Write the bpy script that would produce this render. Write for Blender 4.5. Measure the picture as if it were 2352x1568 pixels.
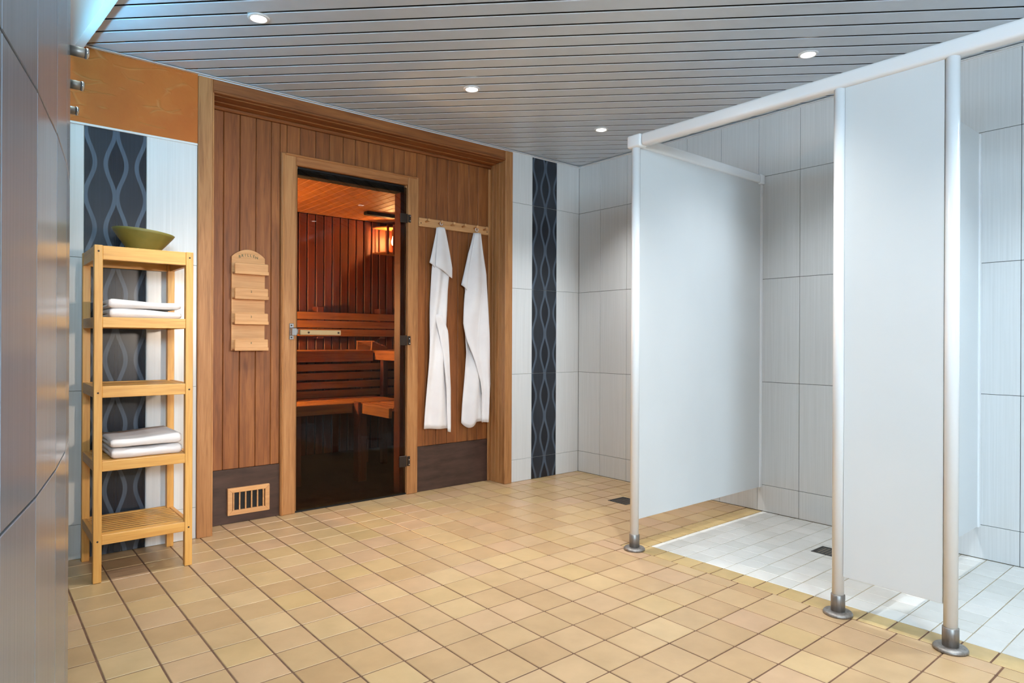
import bpy, bmesh, math, random
from mathutils import Vector, Matrix
random.seed(7)
S = bpy.context.scene
for o in list(bpy.data.objects): bpy.data.objects.remove(o)
COL = S.collection

# ------------------------------------------------------------------ camera
F_PX, CX, CY, ROLL, CAMZ = 1501.24, 1176.0, 781.9, 0.0045, 0.99
HEAD = math.radians(50.187)
cd = bpy.data.cameras.new('camera'); cam = bpy.data.objects.new('camera', cd); COL.objects.link(cam)
cd.sensor_width = 36.0; cd.lens = 36.0 * F_PX / 2352.0
cd.shift_y = -(784 - CY) / 2352.0; cd.clip_start = 0.02
cam.matrix_world = (Matrix.Translation((0, 0, CAMZ)) @ Matrix.Rotation(HEAD - math.pi / 2, 4, 'Z')
                    @ Matrix.Rotation(math.pi / 2, 4, 'X') @ Matrix.Rotation(ROLL, 4, 'Z'))
S.camera = cam
FW = (math.cos(HEAD), math.sin(HEAD)); RT = (math.sin(HEAD), -math.cos(HEAD))
def proj(x, y, z):
    d = x * FW[0] + y * FW[1]
    if d < .05: return None
    return CX + F_PX * (x * RT[0] + y * RT[1]) / d, CY - F_PX * (z - CAMZ) / d

# ------------------------------------------------------------------ world, exposure, lights
S.view_settings.view_transform = 'Standard'; S.view_settings.look = 'None'
S.view_settings.gamma = 1.0; S.view_settings.use_curve_mapping = False
S.view_settings.exposure = 0.55
W = bpy.data.worlds.new('world'); S.world = W; W.use_nodes = True
W.node_tree.nodes['Background'].inputs[0].default_value = (.6, .75, 1, 1)
W.node_tree.nodes['Background'].inputs[1].default_value = 0.3
S.cycles.use_denoising = True; S.cycles.use_light_tree = False
S.cycles.max_bounces = 6; S.cycles.diffuse_bounces = 3; S.cycles.glossy_bounces = 3; S.cycles.transparent_max_bounces = 10
S.cycles.use_adaptive_sampling = True; S.cycles.adaptive_threshold = .06; S.cycles.adaptive_min_samples = 16; S.cycles.time_limit = 950
S.cycles.sample_clamp_indirect = 6.0
S.cycles.caustics_reflective = False; S.cycles.caustics_refractive = False

H = 2.312
SPOT_W, SPOT_COL = 46.0, (1.0, .975, .94)
def light(name, kind, loc, energy, color, size=.05, rot=None, spot=None, blend=.6, size_y=None):
    l = bpy.data.lights.new(name, kind); l.energy = energy; l.color = color
    if kind == 'AREA':
        l.size = size
        if size_y: l.shape = 'RECTANGLE'; l.size_y = size_y
    else: l.shadow_soft_size = size
    if kind == 'SPOT': l.spot_size = spot; l.spot_blend = blend
    o = bpy.data.objects.new(name, l); COL.objects.link(o); o.location = loc
    if rot: o.rotation_euler = rot
    return o
# visible four, then the rest of the same ceiling grid outside the frame: x, y, power, colour
DOWN = [(.916, 2.736, 1.0, SPOT_COL), (2.034, 2.779, 1.15, SPOT_COL), (3.04, 2.785, 1.25, (.94, .98, 1.0)),
        (2.963, 1.439, .8, (.86, .94, 1.0)),
        (.95, 1.42, .4, SPOT_COL), (1.98, 1.42, 1.2, SPOT_COL), (.95, .1, .2, SPOT_COL), (1.98, .1, .9, SPOT_COL),
        (2.96, .30, 1.5, (.72, .88, 1.0)), (.95, -1.2, .4, SPOT_COL), (1.98, -1.2, .7, SPOT_COL)]
for x, y, k, c in DOWN:
    light('downlight_lamp', 'SPOT', (x, y, H - .012), SPOT_W * k, c, .035, None, math.radians(104), .9)
# cool fill light at an added, unseen window behind the camera, strobe standing right of the camera
light('window_fill', 'AREA', (-.45, -1.93, 1.86), 118, (.62, .83, 1.0), .8, (math.radians(90), 0, 0), size_y=.66)
_p, _q = Vector((1.62, .1, 1.22)), Vector((1.15, 3.5, .75))
light('photo_strobe', 'SPOT', _p, 105, (1.0, .84, .68), .06, (_q - _p).to_track_quat('-Z', 'Y').to_euler(), math.radians(52), .9)

# ------------------------------------------------------------------ materials
MATS = {}
class NT:
    def __init__(s, name):
        s.m = bpy.data.materials.new(name); s.m.use_nodes = True; s.t = s.m.node_tree
        s.b = s.t.nodes['Principled BSDF']; MATS[name] = s.m
    def n(s, ty, **kw):
        d = s.t.nodes.new(ty)
        for k, v in kw.items():
            if hasattr(d, k): setattr(d, k, v)
            else: d.inputs[k.replace('_', ' ')].default_value = v
        return d
    def l(s, a, b): s.t.links.new(a, b)
    def math(s, op, a, b=None, c=None):
        d = s.t.nodes.new('ShaderNodeMath'); d.operation = op
        for i, v in enumerate((a, b, c)):
            if v is None: continue
            if isinstance(v, (int, float)): d.inputs[i].default_value = v
            else: s.l(v, d.inputs[i])
        return d.outputs[0]
    def ramp(s, fac, stops):
        r = s.t.nodes.new('ShaderNodeValToRGB'); e = r.color_ramp.elements
        while len(e) < len(stops): e.new(.5)
        for q, (p, c) in zip(e, stops): q.position = p; q.color = (*c, 1)
        s.l(fac, r.inputs[0]); return r.outputs[0]
    def mix(s, fac, a, b, mode='MIX'):
        d = s.t.nodes.new('ShaderNodeMix'); d.data_type = 'RGBA'; d.blend_type = mode
        for sock, v in ((d.inputs[0], fac), (d.inputs[6], a), (d.inputs[7], b)):
            if isinstance(v, (int, float)): sock.default_value = v
            elif isinstance(v, tuple): sock.default_value = (*v, 1)
            else: s.l(v, sock)
        return d.outputs[2]
    def coords(s, scale=(1, 1, 1), rnd=True, rot=(0, 0, 0)):
        tc = s.t.nodes.new('ShaderNodeTexCoord'); mp = s.t.nodes.new('ShaderNodeMapping')
        mp.inputs['Scale'].default_value = scale; mp.inputs['Rotation'].default_value = rot
        if rnd:
            oi = s.t.nodes.new('ShaderNodeObjectInfo'); g = s.t.nodes.new('ShaderNodeNewGeometry')
            s.rand = s.math('FRACT', s.math('ADD', oi.outputs['Random'], g.outputs['Random Per Island']))
            vm = s.t.nodes.new('ShaderNodeVectorMath'); vm.operation = 'SCALE'; vm.inputs[0].default_value = (37, 23, 51)
            s.l(s.rand, vm.inputs['Scale'])
            va = s.t.nodes.new('ShaderNodeVectorMath'); s.l(tc.outputs['Object'], va.inputs[0]); s.l(vm.outputs[0], va.inputs[1])
            s.l(va.outputs[0], mp.inputs[0])
        else: s.l(tc.outputs['Object'], mp.inputs[0])
        return mp.outputs[0]
    def noise(s, vec, scale, detail=3, rough=.55, dist=0):
        d = s.t.nodes.new('ShaderNodeTexNoise'); s.l(vec, d.inputs['Vector'])
        d.inputs['Scale'].default_value = scale; d.inputs['Detail'].default_value = detail
        d.inputs['Roughness'].default_value = rough; d.inputs['Distortion'].default_value = dist
        return d.outputs[0]
    def bump(s, h, strength=.2, dist=.01):
        d = s.t.nodes.new('ShaderNodeBump'); d.inputs['Strength'].default_value = strength; d.inputs['Distance'].default_value = dist
        s.l(h, d.inputs['Height']); s.l(d.outputs[0], s.b.inputs['Normal'])
    def set(s, color=None, rough=.5, metal=0, spec=.5):
        if color is not None:
            if isinstance(color, tuple): s.b.inputs['Base Color'].default_value = (*color, 1)
            else: s.l(color, s.b.inputs['Base Color'])
        s.b.inputs['Roughness'].default_value = rough; s.b.inputs['Metallic'].default_value = metal
        s.b.inputs['Specular IOR Level'].default_value = spec
        return s.m
def lin(r, g, b):
    f = lambda v: ((v / 255 + .055) / 1.055) ** 2.4 if v > 10 else v / 255 / 12.92
    return (f(r), f(g), f(b))

def plain(name, col, rough=.5, metal=0, spec=.5):
    return NT(name).set(col, rough, metal, spec)
def wood(name, dark, mid, lite, axis='Z', rough=.5, knots=True, spread=.55, scale=1.0):
    m = NT(name)
    sc = {'X': (1.2, 18, 18), 'Y': (18, 1.2, 18), 'Z': (18, 18, 1.2)}[axis]
    v = m.coords(tuple(q * scale for q in sc))
    g = m.noise(v, 2.2, 3, .65, .6)
    g2 = m.noise(v, 9.0, 2, .5)
    f = m.math('ADD', m.math('MULTIPLY', g, .75), m.math('MULTIPLY', g2, .25))
    c = m.ramp(f, [(.30, dark), (.5, mid), (.72, lite)])
    tint = m.ramp(m.rand, [(0, tuple(1 - spread * q for q in (.30, .42, .50))), (.5, (.95, .95, .95)), (1, (1.1, 1.08, 1.02))])
    c = m.mix(1.0, c, tint, 'MULTIPLY')
    if knots:
        v2 = m.coords({'X': (2, 9, 9), 'Y': (9, 2, 9), 'Z': (9, 9, 2)}[axis])
        k = m.noise(v2, 1.4, 2, .5)
        kk = m.ramp(k, [(.72, (1, 1, 1)), (.80, (.62, .50, .42))])
        c = m.mix(1.0, c, kk, 'MULTIPLY')
    return m.set(c, rough)
wood('cedar', lin(118, 66, 30), lin(146, 86, 42), lin(172, 108, 56))
wood('cedar_x', lin(118, 66, 30), lin(146, 86, 42), lin(172, 108, 56), 'X')
wood('casing', lin(146, 94, 52), lin(178, 122, 72), lin(196, 142, 90), 'Z', spread=.2)
wood('casing_x', lin(140, 84, 42), lin(172, 110, 60), lin(192, 132, 80), 'X', spread=.2)
wood('pine', lin(206, 142, 66), lin(226, 166, 86), lin(236, 184, 108), 'Z', .42, False, .12)
wood('pine_x', lin(206, 142, 66), lin(226, 166, 86), lin(236, 184, 108), 'X', .42, False, .12)
wood('pine_y', lin(198, 134, 62), lin(220, 158, 80), lin(232, 178, 102), 'Y', .42, False, .12)
wood('beech_x', lin(196, 140, 88), lin(214, 158, 104), lin(226, 174, 122), 'X', .5, False, .12)
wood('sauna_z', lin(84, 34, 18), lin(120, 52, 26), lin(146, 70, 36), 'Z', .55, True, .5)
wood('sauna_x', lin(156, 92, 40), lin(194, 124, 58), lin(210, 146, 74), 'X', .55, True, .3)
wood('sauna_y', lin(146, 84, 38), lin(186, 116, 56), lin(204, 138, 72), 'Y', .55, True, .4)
m = NT('kick_board'); v = m.coords((2, 2, 9)); m.set(m.ramp(m.noise(v, 3, 5), [(.3, lin(58, 42, 37)), (.7, lin(84, 62, 54))]), .32)

m = NT('beige_tile'); v = m.coords((1, 1, 1))
t = m.ramp(m.rand, [(0, lin(180, 146, 106)), (.35, lin(188, 156, 115)), (.6, lin(191, 156, 122)), (.8, lin(189, 158, 111)), (1, lin(197, 166, 125))])
n = m.noise(v, 9, 4); c = m.mix(1.0, t, m.ramp(n, [(.3, (.90, .90, .88)), (.7, (1.06, 1.06, 1.06))]), 'MULTIPLY')
m.set(c, .36)
m = NT('border_tile'); v = m.coords()
m.set(m.mix(1.0, m.ramp(m.rand, [(0, lin(184, 154, 104)), (1, lin(198, 168, 116))]), m.ramp(m.noise(v, 14, 4), [(.3, (.85, .86, .8)), (.7, (1.05, 1.05, 1.05))]), 'MULTIPLY'), .36)
m = NT('white_tile'); v = m.coords()
m.set(m.mix(1.0, m.ramp(m.rand, [(0, lin(208, 206, 200)), (1, lin(224, 221, 216))]), m.ramp(m.noise(v, 20, 3), [(.3, (.95, .95, .94)), (.7, (1.02, 1.02, 1.02))]), 'MULTIPLY'), .3)
m = NT('floor_grout'); v = m.coords(rnd=False); m.set(m.ramp(m.noise(v, 30, 3), [(.3, lin(92, 64, 46)), (.7, lin(118, 86, 62))]), .9)
m = NT('shower_grout'); v = m.coords(rnd=False); m.set(m.ramp(m.noise(v, 6, 3), [(.3, lin(140, 130, 112)), (.7, lin(182, 168, 140))]), .9)
# glazed wall tile with faint upright streaks
m = NT('wall_tile'); v = m.coords((60, 60, 1.0))
st = m.noise(v, 2.0, 3, .6)
m.set(m.mix(1.0, m.ramp(st, [(.3, lin(218, 218, 216)), (.7, lin(228, 228, 227))]), m.ramp(m.rand, [(0, (.965, .965, .965)), (1, (1, 1, 1))]), 'MULTIPLY'), .22)
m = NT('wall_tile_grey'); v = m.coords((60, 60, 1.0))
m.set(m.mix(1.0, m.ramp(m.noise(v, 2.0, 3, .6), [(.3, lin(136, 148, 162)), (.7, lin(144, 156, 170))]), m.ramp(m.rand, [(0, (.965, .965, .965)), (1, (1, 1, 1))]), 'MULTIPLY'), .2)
plain('wall_grout', lin(176, 176, 172), .9); plain('wall_grout_dark', lin(96, 98, 96), .9)
plain('tile_edge', lin(226, 224, 220), .4)
# dark blue tile with a printed ogee ribbon
m = NT('pattern_tile')
tc = m.n('ShaderNodeTexCoord'); sp = m.n('ShaderNodeSeparateXYZ'); m.l(tc.outputs['Object'], sp.inputs[0])
u = m.math('MULTIPLY', sp.outputs[0], 4.0)
d0 = m.math('PINGPONG', u, .25)
cz = m.math('COSINE', m.math('MULTIPLY', m.math('SUBTRACT', sp.outputs[2], .138), 2 * math.pi / .30))
d = m.math('ADD', .0925, m.math('MULTIPLY', cz, .0725))
e = m.math('ABSOLUTE', m.math('SUBTRACT', d0, d))
rib = m.math('SMOOTH_MIN', m.math('MULTIPLY', m.math('SUBTRACT', .040, e), 120.0), 1.0, .1)
rib = m.math('MAXIMUM', rib, 0.0)
inside = m.math('GREATER_THAN', d, d0)
base = m.mix(inside, lin(40, 46, 55), lin(25, 31, 41))
vv = m.coords((70, 70, 1), False); strk = m.ramp(m.noise(vv, 2, 2), [(.3, (.85, .85, .85)), (.7, (1.1, 1.1, 1.1))])
c = m.mix(rib, base, lin(78, 90, 104)); c = m.mix(1.0, c, strk, 'MULTIPLY'); m.set(c, .25)
# orange trowelled plaster
m = NT('plaster'); v = m.coords((1, 1, 1), False)
w = m.n('ShaderNodeTexVoronoi', feature='DISTANCE_TO_EDGE'); 
nz = m.t.nodes.new('ShaderNodeTexNoise'); nz.inputs['Scale'].default_value = 3.5; m.l(v, nz.inputs['Vector'])
va = m.t.nodes.new('ShaderNodeVectorMath'); va.operation = 'MULTIPLY_ADD'; m.l(nz.outputs[1], va.inputs[0]); va.inputs[1].default_value = (.14, .14, .14); m.l(v, va.inputs[2])
mp = m.t.nodes.new('ShaderNodeMapping'); mp.inputs['Rotation'].default_value = (0, math.radians(-38), 0); mp.inputs['Scale'].default_value = (3.4, 1, 10); m.l(va.outputs[0], mp.inputs[0])
m.l(mp.outputs[0], w.inputs['Vector']); w.inputs['Scale'].default_value = 1.3
ridge = m.ramp(w.outputs['Distance'], [(0, (1, 1, 1)), (.05, (.15, .15, .15)), (.4, (0, 0, 0))])
hh = m.mix(.25, ridge, m.noise(v, 30, 4))
msk = m.ramp(m.noise(v, 7, 2), [(.46, (0, 0, 0)), (.54, (1, 1, 1))])
rr = m.mix(1.0, ridge, msk, 'MULTIPLY')
m.bump(m.mix(.2, rr, m.noise(v, 30, 4)), .5, .012)
m.set(m.mix(m.mix(.45, (0, 0, 0), rr), m.ramp(m.noise(v, 4, 5), [(.3, lin(182, 92, 22)), (.7, lin(194, 106, 30))]), lin(206, 146, 84)), .7)
# lacquered ceiling slats
m = NT('slat'); v = m.coords((3, 3, 3)); m.set(m.ramp(m.noise(v, 3, 3), [(.3, lin(204, 214, 225)), (.7, lin(210, 220, 231))]), .34)
plain('ceiling_dark', lin(24, 25, 28), .8)
plain('trim_white', lin(224, 224, 224), .4)
m = NT('panel_white'); v = m.coords((1, 1, .6)); m.set(m.ramp(m.noise(v, 2, 3), [(.3, lin(218, 220, 220)), (.7, lin(224, 226, 226))]), .32)
plain('powder_white', lin(246, 247, 248), .22)
m = NT('steel'); v = m.coords((30, 30, 4)); m.set(m.ramp(m.noise(v, 4, 3), [(.3, lin(128, 122, 118)), (.7, lin(164, 158, 152))]), .46, .75)
plain('chrome', lin(200, 200, 202), .15, 1.0)
plain('dark_metal', lin(60, 50, 44), .45, .6)
plain('brass_grey', lin(176, 150, 108), .4, .3)
plain('black', lin(12, 11, 11), .6)
plain('drain_dark', lin(70, 70, 70), .45, .5)
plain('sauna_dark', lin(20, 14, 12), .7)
m = NT('sauna_floor'); v = m.coords((6, 6, 6)); m.set(m.ramp(m.noise(v, 3, 3), [(.3, lin(38, 32, 28)), (.7, lin(56, 48, 42))]), .6)
m = NT('towel'); v = m.coords((1, 1, 1)); h = m.noise(v, 420, 2, .7)
m.bump(h, .35, .003); m.set(m.ramp(m.noise(v, 6, 3), [(.3, lin(234, 226, 224)), (.7, lin(242, 236, 234))]), .95, spec=.1)
m.b.inputs['Sheen Weight'].default_value = .2
m = NT('olive'); v = m.coords((1, 1, 1)); m.set(m.ramp(m.noise(v, 12, 4), [(.3, lin(104, 96, 38)), (.7, lin(124, 114, 52))]), .5)
plain('green_ink', lin(62, 84, 58), .7)
def emit(name, col, strength):
    m = NT(name); m.b.inputs['Emission Color'].default_value = (*col, 1); m.b.inputs['Emission Strength'].default_value = strength
    m.b.inputs['Base Color'].default_value = (.8, .8, .8, 1); return m.m
emit('lamp_white', (1, .97, .92), 18); emit('cove_led', (.80, 1.0, .94), 10); emit('bulb', (1, .62, .22), 55)
emit('bulb_dim', (1, .6, .2), 8)
emit('led_cyan', (.24, .68, 1.0), 52)
emit('fill_pane_glow', (.62, .82, 1.0), .9)  # glowing pane of the added fill window
# smoked glass
m = NT('smoked_glass'); m.t.nodes.remove(m.b)
out = m.t.nodes['Material Output']; tr = m.n('ShaderNodeBsdfTransparent'); tr.inputs[0].default_value = (.60, .56, .52, 1)
gl = m.n('ShaderNodeBsdfGlossy'); gl.inputs['Roughness'].default_value = .012; gl.inputs[0].default_value = (.45, .45, .45, 1)
fr = m.n('ShaderNodeFresnel'); fr.inputs[0].default_value = 1.45
mx = m.n('ShaderNodeMixShader'); m.l(fr.outputs[0], mx.inputs[0]); m.l(tr.outputs[0], mx.inputs[1]); m.l(gl.outputs[0], mx.inputs[2]); m.l(mx.outputs[0], out.inputs[0])

# ------------------------------------------------------------------ helpers
def M(n): return MATS[n]
def wloc(p):
    v = Vector((0, 0, 0))
    while p is not None: v = v + p.location; p = p.parent
    return v
def link(name, me, mat, parent=None, loc=(0, 0, 0), rot=None, smooth=False):
    o = bpy.data.objects.new(name, me); COL.objects.link(o)
    if mat and not me.materials: me.materials.append(M(mat))
    if parent is not None: o.parent = parent
    o.location = Vector(loc) - wloc(parent)
    if rot: o.rotation_euler = rot
    if smooth:
        for p in me.polygons: p.use_smooth = True
    return o
CACHE = {}
def box_mesh(dx, dy, dz, mat, bev=0.0, seg=1):
    k = (round(dx, 5), round(dy, 5), round(dz, 5), mat, bev, seg)
    if k in CACHE: return CACHE[k]
    bm = bmesh.new(); bmesh.ops.create_cube(bm, size=1)
    bmesh.ops.scale(bm, vec=(dx, dy, dz), verts=bm.verts)
    if bev: bmesh.ops.bevel(bm, geom=bm.edges[:], offset=min(bev, .45 * min(dx, dy, dz)), segments=seg, affect='EDGES', profile=.5)
    me = bpy.data.meshes.new('box'); bm.to_mesh(me); bm.free(); me.materials.append(M(mat))
    if seg > 1:
        for p in me.polygons: p.use_smooth = True
    CACHE[k] = me; return me
def box(name, x0, x1, y0, y1, z0, z1, mat, parent=None, bev=.0, seg=1, rot=None):
    me = box_mesh(x1 - x0, y1 - y0, z1 - z0, mat, bev, seg)
    return link(name, me, None, parent, ((x0 + x1) / 2, (y0 + y1) / 2, (z0 + z1) / 2), rot)
def boxes(name, lst, mat, parent=None, loc=(0, 0, 0)):
    """several slabs of one continuous piece of the setting as one mesh"""
    bm = bmesh.new(); L = Vector(loc)
    for (x0, x1, y0, y1, z0, z1) in lst:
        r = bmesh.ops.create_cube(bm, size=1)
        bmesh.ops.scale(bm, vec=(x1 - x0, y1 - y0, z1 - z0), verts=r['verts'])
        bmesh.ops.translate(bm, vec=Vector(((x0 + x1) / 2, (y0 + y1) / 2, (z0 + z1) / 2)) - L, verts=r['verts'])
    me = bpy.data.meshes.new(name); bm.to_mesh(me); bm.free()
    return link(name, me, mat, parent, loc)
def lathe(name, prof, mat, parent=None, loc=(0, 0, 0), n=32, rot=None, smooth=True, fn=None):
    vs, fs = [], []
    for r, z in prof:
        for i in range(n):
            a = 2 * math.pi * i / n; p = (r * math.cos(a), r * math.sin(a), z)
            vs.append(fn(*p) if fn else p)
    for j in range(len(prof) - 1):
        for i in range(n):
            k = (i + 1) % n; fs.append((j * n + i, j * n + k, (j + 1) * n + k, (j + 1) * n + i))
    closed = prof[0] == prof[-1]
    if prof[0][0] > 1e-6 and not closed: fs.append(tuple(range(n))[::-1])
    if prof[-1][0] > 1e-6 and not closed: fs.append(tuple((len(prof) - 1) * n + i for i in range(n)))
    me = bpy.data.meshes.new(name); me.from_pydata(vs, [], fs)
    bm = bmesh.new(); bm.from_mesh(me); bmesh.ops.remove_doubles(bm, verts=bm.verts, dist=1e-5); bmesh.ops.recalc_face_normals(bm, faces=bm.faces); bm.to_mesh(me); bm.free()
    o = link(name, me, mat, parent, loc, rot)
    if smooth:
        for p in me.polygons: p.use_smooth = len(p.vertices) < 5
        try:
            o.select_set(False)
        except Exception: pass
    return o
def poly_prism(name, pts, mat, parent=None, loc=(0, 0, 0), axis='Y', d0=0, d1=.02, bev=0):
    """outline pts in the plane across axis, extruded d0..d1 along it (coordinates relative to loc)"""
    n = len(pts)
    f = {'Y': lambda a, b, d: (a, d, b), 'X': lambda a, b, d: (d, a, b), 'Z': lambda a, b, d: (a, b, d)}[axis]
    vs = [f(a, b, d0) for a, b in pts] + [f(a, b, d1) for a, b in pts]
    fs = [tuple(range(n)), tuple(range(n, 2 * n))[::-1]] + [(i, (i + 1) % n, n + (i + 1) % n, n + i) for i in range(n)]
    me = bpy.data.meshes.new(name); me.from_pydata(vs, [], fs)
    bm = bmesh.new(); bm.from_mesh(me); bmesh.ops.recalc_face_normals(bm, faces=bm.faces)
    if bev: bmesh.ops.bevel(bm, geom=bm.edges[:], offset=bev, segments=1, affect='EDGES')
    bm.to_mesh(me); bm.free()
    return link(name, me, mat, parent, loc)
def empty(name, loc):
    o = bpy.data.objects.new(name, None); COL.objects.link(o); o.location = loc; o.empty_display_size = .05; return o
def tag(o, label, cat, group=None):
    o['label'] = label; o['category'] = cat
    if group: o['group'] = group
    return o
def struct(o, label=None):
    o['kind'] = 'structure'
    if label: o['label'] = label
    return o

YA, XB = 3.499, 3.576            # tiled back wall, shower wall
YF, YS = 3.485, 3.665            # sauna frame front, sauna cladding face
T0 = .155
ZR = [0.0, T0, T0 + .6, T0 + 1.2, T0 + 1.8, H + .03]
YN = -2.0                        # wall behind the camera

# ------------------------------------------------------------------ floor
floor = struct(boxes('floor', [(-1.4, 3.70, YN - .1, 3.70, -.12, -.002)], 'floor_grout', None, (1.1, .9, -.12)), 'tiled floor of beige and white ceramic squares')
pan = boxes('shower_bed', [(2.540, 3.60, YN, 1.997, -.03, -.0015)], 'shower_grout', floor)
PX, PY, GX, GY, J = .1465, .149, .456, .868, .0055
XE, YE, XW, YW = 2.438, 2.098, 2.543, 1.995
def rect_px(x0, x1, y0, y1):
    q = [proj(a, b, 0) for a, b in ((x0, y0), (x1, y0), (x1, y1), (x0, y1))]
    if None in q: return 0
    cx = sum(p[0] for p in q) / 4; cy = sum(p[1] for p in q) / 4
    if not (-40 < cx < 2392 and -40 < cy < 1608): return 0
    return abs(sum(q[i][0] * q[(i + 1) % 4][1] - q[(i + 1) % 4][0] * q[i][1] for i in range(4))) / 2
def cutout(t, h, g=.002): # tile t cut round the gully h
    x0, x1, y0, y1 = t; a, b, c, d = h[0] - g, h[1] + g, h[2] - g, h[3] + g
    if x1 <= a or x0 >= b or y1 <= c or y0 >= d: return [t]
    q = [(x0, min(x1, a), y0, y1), (max(x0, b), x1, y0, y1), (max(x0, a), min(x1, b), y0, min(y1, c)), (max(x0, a), min(x1, b), max(y0, d), y1)]
    return [r for r in q if r[1] - r[0] > .006 and r[3] - r[2] > .006]
tiles = []
def left_x(y): return -1.0
for i in range(-9, 24):
    for j in range(-19, 20):
        x0, x1, y0, y1 = GX + PX * i + J / 2, GX + PX * (i + 1) - J / 2, GY + PY * j + J / 2, GY + PY * (j + 1) - J / 2
        if y1 > 3.67: y1 = 3.67
        if x1 > XB - .003: x1 = XB - .003
        if y1 - y0 < .02 or x1 - x0 < .02: continue
        parts = []
        if y0 >= YE or x1 <= XE: parts = [(x0, x1, y0, y1)]
        elif y1 > YE + .01:
            if x0 < XE: parts = [(x0, x1, y0, y1)] if x0 < XE - .12 else [(x0, XE - J / 2, y0, y1), (XE + J / 2, x1, YE + J / 2, y1)]
            else: parts = [(x0, x1, YE + J / 2, y1)]
        elif x0 < XE - .01: parts = [(x0, XE - J / 2, y0, y1)]
        for p in parts:
            if p[1] - p[0] < .012 or p[3] - p[2] < .012: continue
            tiles += cutout(p, (3.062, 3.205, 2.592, 2.735))
def lay(name, rects, mat, top=0.0, limit=300):
    rects = sorted(rects, key=lambda r: -rect_px(*r))
    for r in rects[:limit]:
        if rect_px(*r) <= 0: break
        o = box(name, r[0], r[1], r[2], r[3], -.012, top + random.uniform(-.0005, .0004), mat, floor, .0016)
    rest = [r for k, r in enumerate(rects) if k >= limit or rect_px(*r) <= 0]
    if rest:
        o = boxes(name + '_rest', [(a, b, c, d, -.012, top) for a, b, c, d in rest], mat, floor); o['kind'] = 'stuff'
lay('beige_tile', tiles, 'beige_tile')
bord = []
k = 0
y = YW
for k in range(40):
    bord.append((XE + J / 2, XW - .002, 1.8975 - .0995 * k + J / 2, 1.8975 - .0995 * (k - 1) - J / 2))
bord = [b for b in bord if b[2] > YN]
for k in range(12):
    a, b = XE + .098 * k + J / 2, XE + .098 * (k + 1) - J / 2
    if a < XB - .03: bord.append((a, min(b, XB - .004), YW + J / 2 + .001, YE - J / 2))
lay('border_tile', bord, 'border_tile')
white = []
for i in range(11):
    for j in range(41):
        x0, x1 = XW + .098 * i + .0015, min(XW + .098 * (i + 1) - .0015, XB - .003)
        y1, y0 = YW - .0995 * j - .0015, YW - .0995 * (j + 1) + .0015
        if x1 - x0 < .02 or y0 < YN: continue
        white += cutout((x0, x1, y0, y1), (3.072, 3.19, 1.352, 1.468))
lay('white_tile', white, 'white_tile')

def drain(name, x0, x1, y0, y1, label):
    t = tag(empty(name, ((x0 + x1) / 2, (y0 + y1) / 2, 0)), label, 'drain', 'floor drains')
    box('bowl', x0 + .004, x1 - .004, y0 + .004, y1 - .004, -.011, -.006, 'black', t)
    w = .008
    poly = [(x0, x1, y0, y0 + w), (x0, x1, y1 - w, y1), (x0, x0 + w, y0 + w, y1 - w), (x1 - w, x1, y0 + w, y1 - w)]
    boxes('frame', [(a, b, c, d, -.006, .0015) for a, b, c, d in poly], 'drain_dark', t, t.location)
    n = 6
    for k in range(n):
        yy = y0 + w + (y1 - y0 - 2 * w) * (k + .5) / n
        box('bar', x0 + w, x1 - w, yy - .006, yy + .006, -.0055, .0005, 'drain_dark', t, .001)
    return t
drain('floor_drain', 3.062, 3.205, 2.592, 2.735, 'square metal drain grate in the beige floor by the corner')
drain('floor_drain', 3.072, 3.19, 1.352, 1.468, 'square metal drain grate in the white shower floor')

# ------------------------------------------------------------------ tiled walls
TT = .007
wall_back = struct(boxes('wall_back', [(.05, .880, YA + TT - .002, YA + .14, 0, 2.75), (2.905, XB + .15, YA + TT - .002, YA + .14, 0, 2.75), (.880, 2.905, YA + .02, YA + .14, H - .015, 2.75)],
                'wall_grout', None, (0, YA + .1, 0)), 'back wall of cream tiles with two dark patterned strips')
def wtile(x0, x1, z0, z1, mat='wall_tile', name='wall_tile', parent=wall_back):
    g = .0012
    return box(name, x0 + g, x1 - g, YA, YA + TT, z0 + g, z1 - g, mat, parent, .001)
def ptile(x0, x1, z0, z1):  # printed strip tile: origin on its left edge at tile foot so the print repeats
    g = .0012; me = box_mesh(x1 - x0 - 2 * g, TT, z1 - z0 - 2 * g, 'pattern_tile', .001).copy()
    zb = z0 if abs(z0 - ZR[0]) > .01 else z1 - .6
    me.transform(Matrix.Translation(((x1 - x0) / 2, 0, (z0 + z1) / 2 - zb)))
    return link('patterned_tile', me, None, wall_back, (x0, YA + TT / 2, zb))
for i, (x0, x1) in enumerate(((.152, .402), (.402, .652), (.652, .876))):
    for k in range(4):
        (ptile if i == 1 else wtile)(x0, x1, ZR[k], ZR[k + 1])
for i, (x0, x1) in enumerate(((2.909, 3.102), (3.102, 3.342), (3.342, XB - .001))):
    for k in range(5):
        (ptile if i == 1 else wtile)(x0, x1, ZR[k], ZR[k + 1])
box('plaster_band', .10, .876, YA - .004, YA + .02, 1.961, 2.74, 'plaster', wall_back)
box('edge_strip', .10, .876, YA - .006, YA + .01, 1.951, 1.961, 'tile_edge', wall_back, .001)

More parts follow.
